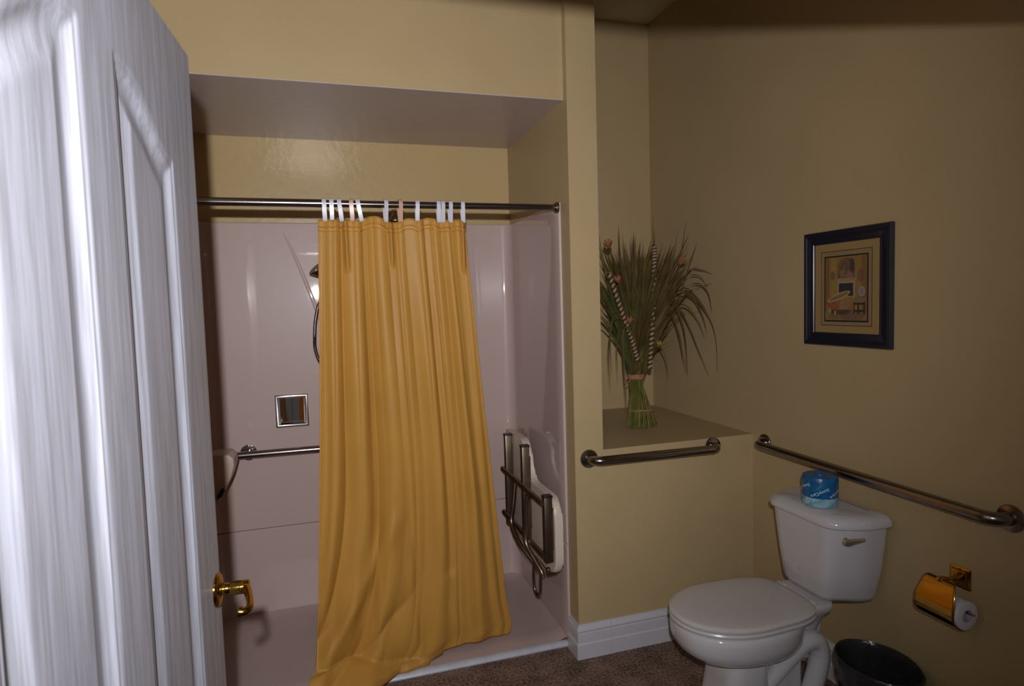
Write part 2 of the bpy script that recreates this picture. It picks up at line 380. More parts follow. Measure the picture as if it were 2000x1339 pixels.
CY = 2.485
HX = [.0235, .0515, .0815, .125, .150, .2525, .3080, .376, .4595, .476, .507, .5575]
HX = [x * CY / 2.47 for x in HX]
def lin(pts, t):
    for (a, b), (c, d) in zip(pts, pts[1:]):
        if t <= c: return b + (d - b) * max(0, (t - a)) / (c - a)
    return pts[-1][1]
def fold(s, v):
    q = max(0, (v - .50) / .50)
    w = s + .30 * q * q * (1 - s) ** 1.3 + .012 * math.sin(3 * v + 5 * s)
    A = .010 + .011 * sstep(.0, .45, v)
    hi = 1 - .75 * sstep(.10, .60, v)
    rg = lambda x, p=.8: 2 * abs(math.sin(x * .5)) ** p - 1
    f = .62 * rg(2 * PI * 5.2 * w + 1.3 * math.sin(4.2 * w) + .4) + .46 * math.sin(2 * PI * 8.3 * w + 1.6 * math.sin(6.3 * w + 1) + .6 * math.sin(2.5 * v)) + .26 * hi * rg(2 * PI * 15.3 * w + 2 + 1.5 * math.sin(9 * w))
    g = noise.noise(Vector((s * 7 + 3 + .8 * v, v * 3.0, 1.7))) * .8 + noise.noise(Vector((s * 19 + 3, v * 5.0, 8.7))) * .35 * sstep(.3, .8, v)
    return A * (f + g)
NU, NV = 300, 190
def cpt(s, v):
    # top hangs from the hooks; right edge drifts into the pan, left foot spills over the sill
    lf = 1 - sstep(.05, .62, s)
    zfoot = .050 + .018 * math.sin(9 * s + 1) * s + .085 * lf
    ext = .13 * (1 - sstep(.05, .62, s))           # cloth that lies on the floor
    vb = 1 - .09 * lf
    t = min(1, v / vb)
    xl = lin([(0, .000), (.42, -.028), (.85, -.068), (1, -.090)], t)
    xr = lin([(0, .568), (.10, .580), (.43, .634), (.90, .722), (.97, .748), (1, .740)], t)
    # folds gather the cloth unevenly across the width
    sx = s + .014 * math.sin(2 * PI * 4.6 * s + 1.2) * (1 - abs(2 * s - 1))
    x = xl + (xr - xl) * sx
    yf = lin([(0, 2.47), (.25, 2.505), (.5, 2.535), (.8, 2.565), (1, 2.605)], s)
    y = CY + (yf - CY) * t ** 1.7
    ztop = 1.868
    dmin = 1
    for a, b in zip([-.01] + HX, HX + [.59]):
        if a <= x <= b and v < .05: ztop += ((-.2 if abs(a - HX[5]) < .001 else .75) * (x - a) * (b - x) / (b - a) - .003) * (1 if b - a > .05 else .6)
    z = ztop + (zfoot - ztop) * t
    if v > vb:
        r = (v - vb) / (1 - vb)
        y -= ext * math.sin(r * PI / 2); z -= (.085 * lf + .018) * r ** 1.5
        x -= .022 * sstep(0, .2, r) * (1 - sstep(0, .35, s))
        z += .014 * math.sin(r * 5 + s * 11) * (1 - r) * sstep(0, .3, r)
    f = fold(s, v)
    edge = .35 + .65 * sstep(0, .07, min(s, 1 - s))
    y -= f * edge * (1 - .35 * sstep(vb - .02, 1, v)) 
    # swags sweeping into the bottom-left corner
    wl = sstep(.72, .93, v) * (1 - sstep(.30, .62, s))
    y -= .017 * wl * (2 * abs(math.sin(PI * (7.0 * v + 2.6 * s))) ** .7 - 1)
    # one long crease falling from mid-height towards the lower left
    cl_ = (s - (.42 - 1.1 * max(0, v - .62) - 1.2 * max(0, v - .62) ** 2)) / .05
    y -= .020 * math.exp(-cl_ * cl_) * sstep(.60, .70, v) * (1 - sstep(.93, .99, v))
    y -= .014 * math.exp(-((s - .68) / .04) ** 2) * sstep(.80, .83, v) * (1 - sstep(.93, .99, v))
    # narrow pinch pleats hanging below three of the hooks
    for px, pv in ((.098, .088), (.270, .078), (.556, .095)):
        d = (x - px - .02 * v) / .0085
        if abs(d) < 2.5 and v < pv + .02:
            y -= .017 * math.exp(-d * d) * math.sqrt(max(0, 1 - (max(0, v - pv + .015) / .035) ** 2)) * sstep(-.01, .01, v)
    y -= .010 * sstep(.86, .93, v) * math.exp(-((x - .44) / .035) ** 2) * (1 - sstep(.97, 1, v))
    return Vector((x, y, max(z, .040 if y > 2.516 else .029)))
cur = thing('shower_curtain', 'yellow satin shower curtain hanging in folds from the rod and spilling over the sill', 'shower curtain', (.33, CY, .03))
bm = bm_new()
g = [[bm.verts.new(cpt(i / NU, j / NV)) for i in range(NU + 1)] for j in range(NV + 1)]
for j in range(NV):
    for i in range(NU): bm.faces.new((g[j][i], g[j][i + 1], g[j + 1][i + 1], g[j + 1][i]))
co = obj('cloth', bm, 'curtain', cur, True, 180)
md = co.modifiers.new('thickness', 'SOLIDIFY'); md.thickness = .0011; md.offset = 1
def strip(name, s0, s1, v0, v1, nu, nv, off):
    bm = bm_new()
    g = []
    for j in range(nv + 1):
        row = []
        for i in range(nu + 1):
            s, v = s0 + (s1 - s0) * i / nu, v0 + (v1 - v0) * j / nv
            e = .004
            p = cpt(s, v); ds = cpt(min(1, s + e), v) - cpt(max(0, s - e), v); dv = cpt(s, min(1, v + e)) - cpt(s, max(0, v - e))
            n = ds.cross(dv); n = n.normalized() if n.length > 1e-9 else Vector((0, -1, 0))
            if n.y > 0: n = -n
            row.append(bm.verts.new(p + n * off))
        g.append(row)
    for j in range(nv):
        for i in range(nu): bm.faces.new((g[j][i], g[j][i + 1], g[j + 1][i + 1], g[j + 1][i]))
    o = obj(name, bm, 'hem', cur, True, 180); m_ = o.modifiers.new('thickness', 'SOLIDIFY'); m_.thickness = .0008; m_.offset = 1
strip('top_hem', 0, 1, .014, .024, 300, 2, .0014)
strip('side_hem', 0, .009, .02, .93, 2, 160, .0022)
strip('side_hem', .991, 1, .02, .995, 2, 160, .0022)
# hooks
def stadium(z0, z1, r, n=12):
    return [(r * math.cos(PI * k / n), z1 + r * math.sin(PI * k / n)) for k in range(n + 1)] + [(-.0045 + (-.0045) * 0 + .0045 * -math.cos(PI * k / n) * -1 * 0 - 0, 0) for k in ()] + \
           [(-.0055 * math.cos(PI * k / 6), z0 - .0055 * math.sin(PI * k / 6)) for k in range(7)]
order = ['first', 'second', 'third', 'fourth', 'fifth', 'sixth', 'seventh', 'eighth', 'ninth', 'tenth', 'eleventh', 'twelfth']
desc = ['white plastic curtain hook at the left end of the curtain', 'white curtain hook second from the left end of the curtain',
        'white curtain hook third from left, just left of the left peach hook', 'peach curtain hook, the left of the two peach ones',
        'white curtain hook tilting right, just right of the left peach hook', 'white curtain hook standing alone just left of the right peach hook',
        'peach curtain hook, the right of the two peach ones', 'white curtain hook standing alone right of the right peach hook',
        'white curtain hook on the left of a touching pair', 'shiny white curtain hook on the right of a touching pair',
        'white curtain hook second from the right end of the curtain', 'white plastic curtain hook at the right end of the curtain']
def hook_bm(m):
    bm = bm_new(); P = stadium(1.868 - RZ, 0, .0185); hw = .0078; th = .0016
    n = len(P); L = []
    for i in range(n):
        a, b = P[(i - 1) % n], P[(i + 1) % n]; t = Vector((b[0] - a[0], b[1] - a[1])).normalized(); nn = Vector((t.y, -t.x))
        L.append([Vector((-hw, P[i][0], P[i][1])), Vector((hw, P[i][0], P[i][1])), Vector((hw, P[i][0] + nn.x * th, P[i][1] + nn.y * th)), Vector((-hw, P[i][0] + nn.x * th, P[i][1] + nn.y * th))])
    rings = [[bm.verts.new(p) for p in l] for l in L]
    for i in range(n):
        a, b = rings[i], rings[(i + 1) % n]
        for k in range(4): bm.faces.new((a[k], a[(k + 1) % 4], b[(k + 1) % 4], b[k]))
    return bm
first = {}
for i, x in enumerate(HX):
    m = 'hookp' if i in (3, 6) else 'hookw'
    if m not in first:
        o = obj('curtain_hook', hook_bm(m), m, None, True, 30); first[m] = o
    else:
        o = first[m].copy(); COL.objects.link(o)
    o.location = (x, RY - .001, RZ)
    o.rotation_euler = (random.uniform(-.02, .02), {4: -.16, 2: -.08, 0: -.03}.get(i, random.uniform(-.03, .03)), random.uniform(-.12, .12))
    tag(o, desc[i], 'curtain hook', 'curtain hooks on the shower rod')

# ------------------------------------------------------------------ grab bars
def grab_bar(label, p0, p1, n, post=.057, r=.0195, mname='steel', fl_r=.040):
    p0, p1, n = Vector(p0), Vector(p1), Vector(n); d = (p1 - p0).normalized()
    t = thing('grab_bar', label, 'grab bar', (p0 + p1) / 2)
    bm = bm_new(); c = .045; arc = []
    for k in range(9):
        a = PI / 2 * k / 8; arc.append(p0 + n * (post - c) + n * c * math.sin(a) + d * c * (1 - math.cos(a)))
    arc2 = [p1 + n * (post - c) + n * c * math.sin(a) - d * c * (1 - math.cos(a)) for a in [PI / 2 * k / 8 for k in range(9)]][::-1]
    tube(bm, [p0 + n * .004] + arc + arc2 + [p1 + n * .004], r, 18); obj('rail', bm, mname, t)
    for p in (p0, p1):
        bm = bm_new(); axis_lathe(bm, [(fl_r, .0005), (fl_r, .004), (fl_r - .003, .008), (fl_r - .012, .010), (r + .002, .011)], p, n); obj('wall_flange', bm, mname, t)
    return t
grab_bar('short steel grab bar on the half wall below the plant shelf', (1.051, D, .864), (1.660, D, .860), (0, -1, 0))
grab_bar('long steel grab bar on the right wall above the toilet tank', (XR, 2.305, .872), (XR, 1.262, .868), (-1, 0, 0))
# L-shaped bar inside the shower: along the back panel, round the corner to the left panel
yb_, xl_ = YB - .033, XL + .013
t = thing('grab_bar', 'steel grab bar inside the shower passing behind the yellow curtain', 'grab bar', (0, yb_, .85))
bm = bm_new(); yo, xo = yb_ - .055, xl_ + .055
path = [(.42, yb_ - .003, .846), (.42, yo + .03, .846), (.41, yo + .008, .846), (.385, yo, .846), (xo + .07, yo, .850), (xo + .03, yo - .010, .850), (xo + .008, yo - .035, .850), (xo - .008, yo - .055, .850), (xo - .03, yo - .066, .850), (xl_ + .003, yo - .068, .850)]
tube(bm, catmull(path, 5), .018, 16); obj('rail', bm, 'steel', t)
for p, n in (((-.372, yb_, .851), (0, -1, 0)), ((.42, yb_, .846), (0, -1, 0)), ((xl_, yo - .068, .850), (1, 0, 0))):
    bm = bm_new(); axis_lathe(bm, [(.040, .0005), (.040, .004), (.037, .008), (.028, .010), (.018, .011)], Vector(p), Vector(n)); obj('wall_flange', bm, 'chrome', t)
bm = bm_new(); tube(bm, [(-.372, yb_ - .002, .851), (-.372, yo, .851)], .013, 12); obj('wall_post', bm, 'steel', t)

# ------------------------------------------------------------------ recessed chrome soap dish
yw = YB - .0325
sd = thing('soap_dish', 'square recessed chrome soap dish in the pink shower wall', 'soap dish', (-.164, yw, .957))
x0, x1, z0, z1 = -.243, -.088, .957, 1.119
bm = bm_new()
def fr(i, y): return [Vector((x0 + i, y, z0 + i)), Vector((x1 - i, y, z0 + i)), Vector((x1 - i, y, z1 - i)), Vector((x0 + i, y, z1 - i))]
loft(bm, [fr(0, yw - .0005), fr(.0005, yw - .005), fr(.003, yw - .0085), fr(.007, yw - .0105), fr(.011, yw - .0105), fr(.015, yw - .008), fr(.018, yw - .001)], False, False)
obj('rim', bm, 'satin', sd, True, 50)
bm = bm_new(); L = []
for k in range(17):        # dish bowl as an upright half drum, bulged forward for a centre highlight
    a = PI * k / 16; L.append((-.1655 - .0575 * math.cos(a), yw - .0015 - .0065 * math.sin(a) ))
va = [bm.verts.new((x, y, z0 + .018)) for x, y in L]; vb = [bm.verts.new((x, y, z1 - .018)) for x, y in L]
for k in range(16): bm.faces.new((va[k], va[k + 1], vb[k + 1], vb[k]))
obj('bowl', bm, 'chrome', sd)
bm = bm_new(); prism(bm, [(yw - .002, z0 + .018), (yw - .016, z0 + .016), (yw - .018, z0 + .026), (yw - .014, z0 + .030), (yw - .002, z0 + .024)], 'x', x0 + .024, x1 - .024)
obj('tray_lip', bm, 'chrome', sd, True, 25)

# ------------------------------------------------------------------ hand shower behind the curtain
hs = thing('hand_shower', 'metal hand shower with a ribbed hose peeking out left of the curtain', 'shower head', (.03, yw, 1.3))
bm = bm_new(); tube(bm, [(.093, yw - .05, 1.25), (.093, yw - .05, 1.965)], .011, 14); obj('slide_bar', bm, 'dsteel', hs)
for z in (1.27, 1.93):
    bm = bm_new(); axis_lathe(bm, [(.022, 0), (.022, .012), (.012, .02), (.012, .05)], Vector((.093, yw, z)), (0, -1, 0)); obj('bar_mount', bm, 'dsteel', hs)
bm = bm_new(); axis_lathe(bm, [(.0, 0), (.013, .001), (.013, .012), (.012, .05), (.014, .10), (.026, .125), (.036, .145), (.034, .150), (.002, .151)], Vector((.075, yw - .075, 1.62)), (-.62, -.25, .62)); obj('spray_head', bm, 'dsteel', hs)
bm = bm_new(); tube(bm, [(.093, yw - .05, 1.64), (.070, yw - .077, 1.63)], .016, 12); obj('bracket', bm, 'dsteel', hs)
bm = bm_new()
hp = catmull([(.075, yw - .075, 1.62), (.03, yw - .085, 1.60), (-.012, yw - .09, 1.56), (-.034, yw - .09, 1.48), (-.042, yw - .09, 1.40), (-.042, yw - .09, 1.34), (-.022, yw - .09, 1.275), (.03, yw - .08, 1.20), (.10, yw - .07, 1.17), (.2, yw - .05, 1.25), (.25, yw - .01, 1.3)], 28)
tube(bm, hp, lambda t: .0078 + .0012 * math.cos(t * len(hp) * PI * .66), 10); obj('ribbed_hose', bm, 'steel', hs, True, 60)
fx = thing('fixed_shower_head', 'grey metal fixed shower head glimpsed above the curtain top', 'shower head', (.365, yw, 1.98))
bm = bm_new(); tube(bm, catmull([(.372, YB - .002, 2.0), (.370, YB - .08, 2.005), (.362, YB - .13, 1.99)], 6), .011, 12); obj('arm', bm, 'dsteel', fx)
bm = bm_new(); axis_lathe(bm, [(.010, 0), (.014, .012), (.030, .035), (.033, .055), (.030, .060), (.003, .061)], Vector((.362, YB - .125, 1.992)), (-.02, -.35, -.9)); obj('head', bm, 'dsteel', fx)
bm = bm_new(); axis_lathe(bm, [(.026, 0), (.026, .004), (.013, .010)], Vector((.372, YB - .0005, 2.0)), (0, -1, 0)); obj('wall_flange', bm, 'dsteel', fx)

# ------------------------------------------------------------------ beige moulded holder on the left shower wall
hd = thing('shower_shelf', 'beige wedge-shaped shower wall holder with a black tip beside the open door', 'shower shelf', (-.5, 2.85, .72))
bm = bm_new(); prism(bm, [(xl_ + .001, .934), (-.405, .934), (-.386, .915), (-.384, .885), (-.400, .832), (-.452, .735), (-.475, .722), (xl_ + .001, .722)], 'y', 2.80, 2.93, .008, 3)
obj('body', bm, 'pad', hd, True, 30)
bm = bm_new(); prism(bm, [(-.455, .752), (-.437, .760), (-.424, .785), (-.428, .796), (-.440, .792), (-.457, .765)], 'y', 2.785, 2.815, .003, 2)
obj('rubber_tip', bm, 'black', hd)

# ------------------------------------------------------------------ folded shower bench on the right shower wall
xw = XS - .025
fb = thing('folding_shower_bench', 'folded-up cream shower bench with a steel frame on the right shower wall', 'shower bench', (xw, 2.75, .35))
bm = bm_new()
out = catmull([(3.11, .872), (2.90, .872), (2.835, .866), (2.785, .835), (2.770, .78), (2.752, .728), (2.700, .700), (2.60, .697), (2.48, .697), (2.42, .675), (2.400, .62), (2.400, .52), (2.402, .43), (2.425, .380), (2.48, .362), (2.60, .362), (3.11, .372)], 4)
prism(bm, [(p.x, p.y) for p in [Vector((q[0], q[1])) for q in out]], 'x', .893, .930, .010, 3)
obj('seat_slab', bm, 'bench', fb, True, 50)
for ya, za, zb in ((2.99, .405, .866), (2.715, .425, .866), (2.425, .430, .712)):
    bm = bm_new(); box(bm, (.852, ya - .017, za), (.888, ya + .017, zb), .003); bx = obj('seat_rail', bm, 'dsteel', fb, True, 30)
    bm = bm_new(); box(bm, (.850, ya - .019, zb - .002), (.890, ya + .019, zb + .006), .002); obj('end_plug', bm, 'black', bx, True, 30)
    bm = bm_new(); box(bm, (.888, ya - .010, za + .05), (.894, ya + .010, zb - .05)); obj('rail_spacer', bm, 'dsteel', bx)
for z in (.688, .462):
    bm = bm_new(); tube(bm, [(.846, 3.02, z), (.846, 2.415, z)], .0115, 12); obj('cross_tube', bm, 'dsteel', fb)
for pts in ([(.838, 2.78, .672), (.826, 2.776, .58), (.812, 2.770, .486), (.825, 2.667, .416), (.862, 2.594, .356), (.872, 2.565, .330)],
            [(.838, 2.60, .668), (.834, 2.606, .56), (.828, 2.608, .46), (.845, 2.563, .404), (.866, 2.515, .354), (.872, 2.505, .330)]):
    bm = bm_new(); tube(bm, catmull(pts, 7), .0105, 12); obj('swing_leg', bm, 'dsteel', fb)
bm = bm_new(); tube(bm, catmull([(.864, 2.598, .36), (.865, 2.616, .30), (.866, 2.612, .235), (.868, 2.590, .214), (.870, 2.562, .222), (.870, 2.542, .25), (.870, 2.535, .30), (.870, 2.525, .36)], 6), .007, 10); obj('foot_loop', bm, 'dsteel', fb)
for y_ in (2.475, 2.98):
    bm = bm_new(); box(bm, (.876, y_ - .012, .350), (.925, y_ + .012, .380), .004); obj('hinge_block', bm, 'dsteel', fb, True, 30)
bm = bm_new(); box(bm, (.930, 2.56, .380), (xw - .0008, 3.02, .42), .003); obj('wall_plate', bm, 'dsteel', fb, True, 30)

# ------------------------------------------------------------------ toilet
YT = 1.838
to = thing('toilet', 'white two-piece toilet with closed lid against the right wall', 'toilet', (1.45, YT, 0))
def bowl_ring(z, xf, xb, hw, p=2.25, n=40):
    cx, a = (xf + xb) / 2, (xb - xf) / 2; L = []
    for k in range(n):
        t = 2 * PI * k / n; c, s = math.cos(t), math.sin(t)
        L.append(Vector((cx + a * math.copysign(abs(c) ** (2 / p), c), YT + hw * math.copysign(abs(s) ** (2 / p), s), z)))
    return L
bm = bm_new()
loft(bm, [bowl_ring(.20, 1.33, 1.52, .07), bowl_ring(.258, 1.29, 1.555, .085), bowl_ring(.267, 1.245, 1.572, .108), bowl_ring(.278, 1.205, 1.586, .134), bowl_ring(.294, 1.168, 1.598, .158), bowl_ring(.316, 1.142, 1.606, .174), bowl_ring(.345, 1.130, 1.61, .182), bowl_ring(.375, 1.129, 1.61, .184), bowl_ring(.394, 1.131, 1.61, .183), bowl_ring(.400, 1.137, 1.605, .178), bowl_ring(.402, 1.16, 1.58, .155)])
obj('bowl', bm, 'porc', to, True, 50)
bm = bm_new()     # front pedestal column flaring to the foot
def ped(z, x0, x1, hw, r): return rrect((x0 + x1) / 2, YT, (x1 - x0) / 2, hw, r, z, 5)
loft(bm, [ped(.001, 1.225, 1.70, .120, .06), ped(.022, 1.225, 1.70, .120, .06), ped(.034, 1.235, 1.69, .112, .055), ped(.040, 1.245, 1.47, .104, .05), ped(.10, 1.265, 1.46, .098, .05), ped(.18, 1.280, 1.45, .098, .05), ped(.255, 1.285, 1.45, .10, .05), ped(.272, 1.30, 1.44, .09, .045)])
obj('pedestal', bm, 'porc', to, True, 50)
bm = bm_new()     # deck under the tank
loft(bm, [rrect(1.62, YT, .03, .05, .028, .20, 5), rrect(1.625, YT, .045, .06, .03, .28, 5), rrect(1.63, YT, .06, .075, .04, .34, 5), rrect(1.635, YT, .072, .090, .045, .378, 5), rrect(1.635, YT, .082, .104, .04, .396, 5), rrect(1.635, YT, .085, .108, .04, .418, 5), rrect(1.635, YT, .080, .104, .04, .426, 5)])
obj('tank_deck', bm, 'porc', to, True, 50)
bm = bm_new()     # exposed trapway
for sg in (-1, 1):
    tube(bm, catmull([(1.46, YT + sg * .055, .150), (1.50, YT + sg * .070, .205), (1.545, YT + sg * .082, .262), (1.59, YT + sg * .087, .298), (1.635, YT + sg * .087, .290), (1.655, YT + sg * .087, .245), (1.648, YT + sg * .087, .195), (1.630, YT + sg * .087, .140), (1.615, YT + sg * .086, .09), (1.607, YT + sg * .084, .04), (1.605, YT + sg * .083, .02)], 8), lambda t: .026 + .010 * sstep(0, .35, t), 18)
for z0, z1, x0, x1, hw in ((.03, .26, 1.44, 1.60, .072), (.20, .36, 1.52, 1.70, .060)): box(bm, (x0, YT - hw, z0), (x1, YT + hw, z1), .02)
obj('trapway', bm, 'porc', to, True, 60)
def seat_ring(z, g, n=48):
    L = []
    for k in range(n):
        t = 2 * PI * k / n; c, s = math.cos(t), math.sin(t)
        if c < 0: x = 1.36 + (1.36 - 1.122 + g) * -math.copysign(abs(c) ** .95, 1); hw = .180 + g; y = hw * s
        else:
            x = 1.36 + (.262 + g) * abs(c) ** .36; y = (.180 + g) * math.copysign(abs(s) ** .42, s) * (1 - .17 * abs(c) ** .8)
        L.append(Vector((x, YT + y, z)))
    return L
bm = bm_new(); loft(bm, [seat_ring(.4035, -.006), seat_ring(.406, .001), seat_ring(.414, .003), seat_ring(.419, 0), seat_ring(.4205, -.006)]); obj('seat', bm, 'seatp', to, True, 40)
bm = bm_new(); loft(bm, [seat_ring(.4225, -.006), seat_ring(.425, .001), seat_ring(.432, .002), seat_ring(.437, -.003), seat_ring(.4395, -.016), seat_ring(.441, -.06), seat_ring(.4418, -.12)]); obj('seat_lid', bm, 'seatp', to, True, 40)
for s_ in (-.075, .075):
    bm = bm_new(); box(bm, (1.612, YT + s_ - .02, .418), (1.640, YT + s_ + .02, .4375), .006); obj('seat_hinge', bm, 'seatp', to, True, 40)
bm = bm_new()
def rpoly(P, rad, z, n=5):
    L = []; N = len(P); P = [Vector((p[0], p[1], z)) for p in P]
    for k in range(N):
        a, b, c = P[k - 1], P[k], P[(k + 1) % N]; r = rad[k]
        u1, u2 = (a - b), (c - b); r = min(r, u1.length * .48, u2.length * .48); p, q = b + u1.normalized() * r, b + u2.normalized() * r
        for t in range(n + 1):
            t /= n; L.append(p * (1 - t) ** 2 + b * 2 * t * (1 - t) + q * t * t)
    return L
def tk(z, xf, hw, r, xb=1.858):
    y0 = YT + .013
    return rpoly([(xf, y0 + hw - .056), (xf, y0 - hw + .056), (xf + .115, y0 - hw), (xb, y0 - hw), (xb, y0 + hw), (xf + .115, y0 + hw)], [r * .8, r * .8, r, .02, .02, r], z)
loft(bm, [tk(.4265, 1.70, .135, .045, 1.83), tk(.432, 1.676, .156, .048, 1.845), tk(.45, 1.666, .165, .05, 1.85), tk(.55, 1.660, .183, .052), tk(.65, 1.655, .197, .055), tk(.709, 1.652, .203, .056), tk(.711, 1.66, .195, .05)])
obj('tank', bm, 'porc', to, True, 50)
bm = bm_new()
loft(bm, [tk(.7135, 1.648, .207, .058, 1.864), tk(.716, 1.641, .214, .062, 1.868), tk(.725, 1.639, .216, .064, 1.869), tk(.740, 1.644, .211, .062, 1.868), tk(.751, 1.655, .200, .056, 1.862), tk(.757, 1.673, .182, .045, 1.85), tk(.7595, 1.71, .15, .04, 1.82)])
obj('tank_lid', bm, 'porc', to, True, 50)
ye = YT + .013 - .190      # end face of the tank carries the flush lever
bm = bm_new(); axis_lathe(bm, [(.013, 0), (.013, .004), (.009, .006), (.009, .022), (.004, .023)], Vector((1.682, ye + .004, .680)), (0, -1, 0)); lv = obj('flush_lever', bm, 'satin', to)
bm = bm_new()
loft(bm, [[Vector((x - .010, ye - .018 + .004 * math.cos(k * PI / 4), .684 + w * math.sin(k * PI / 4))) for k in range(8)] for x, w in ((1.668, .004), (1.674, .009), (1.69, .012), (1.71, .010), (1.735, .008), (1.752, .007), (1.755, .003))])
obj('lever_arm', bm, 'satin', lv)
for s_ in (-.128, .128):
    bm = bm_new(); lathe(bm, [(.013, 0), (.013, .006), (.009, .014), (.001, .017)], (1.50, YT + s_ * .8, .034), 'z', 14); obj('bolt_cap', bm, 'porc', to)

# ------------------------------------------------------------------ wrapped roll on the tank
RC = Vector((1.722, 1.822, .7597)); RR, RH = .0615, .112
wr = thing('wrapped_toilet_roll', 'blue paper-wrapped toilet roll standing on the tank lid', 'toilet roll', RC)
def wrinkle(a, z): return .0012 * noise.noise(Vector((math.cos(a) * 3, math.sin(a) * 3, z * 40)))
def cyl(bm, rows, seg=56):
    loft(bm, [[RC + Vector(((r + wrinkle(2 * PI * k / seg, z)) * math.cos(2 * PI * k / seg), (r + wrinkle(2 * PI * k / seg, z)) * math.sin(2 * PI * k / seg), z)) for k in range(seg)] for r, z in rows])
bm = bm_new(); cyl(bm, [(RR - .012, .0005), (RR - .003, .002), (RR, .007), (RR, .020), (RR, .0345)]); obj('pale_band', bm, 'wrapw', wr)
bm = bm_new(); cyl(bm, [(RR, .035), (RR + .0003, .06), (RR, .098), (RR - .003, .107), (RR - .012, RH), (RR - .030, RH - .002), (.018, RH - .006), (.012, RH - .018), (.002, RH - .022)]); obj('blue_wrapper', bm, 'wrapb', wr)
def text_mesh(body, size):
    c = bpy.data.curves.new('lettering', 'FONT'); c.body = body; c.size = size; c.align_x = 'CENTER'; c.align_y = 'CENTER'; c.shear = .25; c.resolution_u = 3; c.offset = size * .012
    o = bpy.data.objects.new('lettering', c); COL.objects.link(o)
    dg = bpy.context.evaluated_depsgraph_get(); me = bpy.data.meshes.new_from_object(o.evaluated_get(dg))
    bpy.data.objects.remove(o, do_unlink=True); return me
def wrap_print(me, ang, z, tilt, m, flip=True, r=RR + .0016):
    bm = bm_new(); bm.from_mesh(me)
    for v in bm.verts:
        x, y = v.co.x, v.co.y
        if flip: x, y = -x, -y
        x, y = x * math.cos(tilt) - y * math.sin(tilt), x * math.sin(tilt) + y * math.cos(tilt)
        a = ang + x / RR
        v.co = RC + Vector((r * math.cos(a), r * math.sin(a), z + y))
    return obj('lettering', bm, m, wr, False)
tm = text_mesh('SunnyCare', .0155)
face = math.atan2(-RC.y, -RC.x)
for da in (.02, -1.02, 1.06, 2.3, -2.3): wrap_print(tm, face + da, .057 + (.012 if da == -1.02 else 0), math.radians(27), 'inkw')
for da in (-.22, 1.0, -1.35, 2.4): wrap_print(tm, face + da, .019, math.radians(24), 'inkb')
for da, zc in ((-.02, .074), (-.10, .068), (-1.05, .082), (1.05, .070)):      # thin sprig strokes printed over each name
    for q in range(3):
        bm = bm_new()
        for k in range(8):
            def pp(t, w):
                a = face + da + (t - .5) * .42 + q * .05; z = zc + q * .005 + (t - .5) * .018 + .003 * math.sin(t * PI) + w
                return bm.verts.new(RC + Vector(((RR + .0015) * math.cos(a), (RR + .0015) * math.sin(a), z)))
            w = .0007 * math.sin((k + .5) / 8 * PI)
            bm.faces.new((pp(k / 8, -w), pp((k + 1) / 8, -w), pp((k + 1) / 8, w), pp(k / 8, w)))
        obj('printed_sprig', bm, 'inkl', wr, False)

# ------------------------------------------------------------------ brass paper holder and its roll
ph = thing('toilet_paper_holder', 'polished brass toilet paper holder with a hood on the right wall', 'paper holder', (XR, 1.405, .635))
yc_, zc_ = 1.406, .634
bm = bm_new()
def sq(h, x): return [Vector((x, yc_ - h, zc_ - h)), Vector((x, yc_ + h, zc_ - h)), Vector((x, yc_ + h, zc_ + h)), Vector((x, yc_ - h, zc_ + h))]
loft(bm, [sq(.033, XR - .0005), sq(.033, XR - .005), sq(.029, XR - .007), sq(.024, XR - .007), sq(.022, XR - .012), sq(.016, XR - .014), sq(.012, XR - .015)])
obj('backplate', bm, 'brass', ph, True, 20)
bm = bm_new(); axis_lathe(bm, [(.011, .012), (.012, .018), (.007, .024), (.006, .034), (.008, .040), (.0065, .046), (.006, .062), (.009, .068), (.0085, .073), (.0115, .078), (.0125, .086), (.0105, .094), (.003, .098)], Vector((XR, yc_, zc_)), (-1, -.02, .05)); obj('arm', bm, 'brass', ph)
RX, RZ2, TR = 1.802, .556, .044
bm = bm_new()     # wire that carries hood and roll
wy0, wy1 = 1.325, 1.462
tube(bm, catmull([(1.790, yc_, .638), (1.790, 1.44, .640), (1.789, wy1 - .004, .634), (1.790, wy1 + .004, .615), (1.797, wy1 + .004, .58), (RX, wy1 + .002, RZ2 + .016), (RX, wy1 - .01, RZ2 + .013), (RX, 1.40, RZ2 + .012), (RX, wy0 + .01, RZ2 + .012), (RX, wy0 - .016, RZ2 + .012)], 7), .0032, 8); obj('wire', bm, 'brass', ph)
bm = bm_new()     # curved hood
prof = [(1.796, .640), (1.790, .646), (1.783, .643), (1.776, .632), (1.767, .610), (1.759, .585)]
for k in range(1, 9):
    a = math.radians(165 + 103 * k / 8); prof.append((RX + .0475 * math.cos(a), RZ2 + .0475 * math.sin(a)))
def hoodrow(x, z, k):
    n = 16; t = min(1, k / 5); ya = 1.366 - .030 * t; yb2 = 1.440 + .026 * t
    return [Vector((x, ya + (yb2 - ya) * i / n, z)) for i in range(n + 1)]
rows = [[bm.verts.new(p) for p in hoodrow(x, z, k)] for k, (x, z) in enumerate(prof)]
for a, b in zip(rows, rows[1:]):
    for k in range(16): bm.faces.new((a[k], a[k + 1], b[k + 1], b[k]))
hood = obj('hood', bm, 'brass', ph, True, 60); m_ = hood.modifiers.new('thickness', 'SOLIDIFY'); m_.thickness = .0014
rl = thing('toilet_roll', 'white toilet roll hanging under the brass hood', 'toilet roll', (RX, 1.40, RZ2))
bm = bm_new()
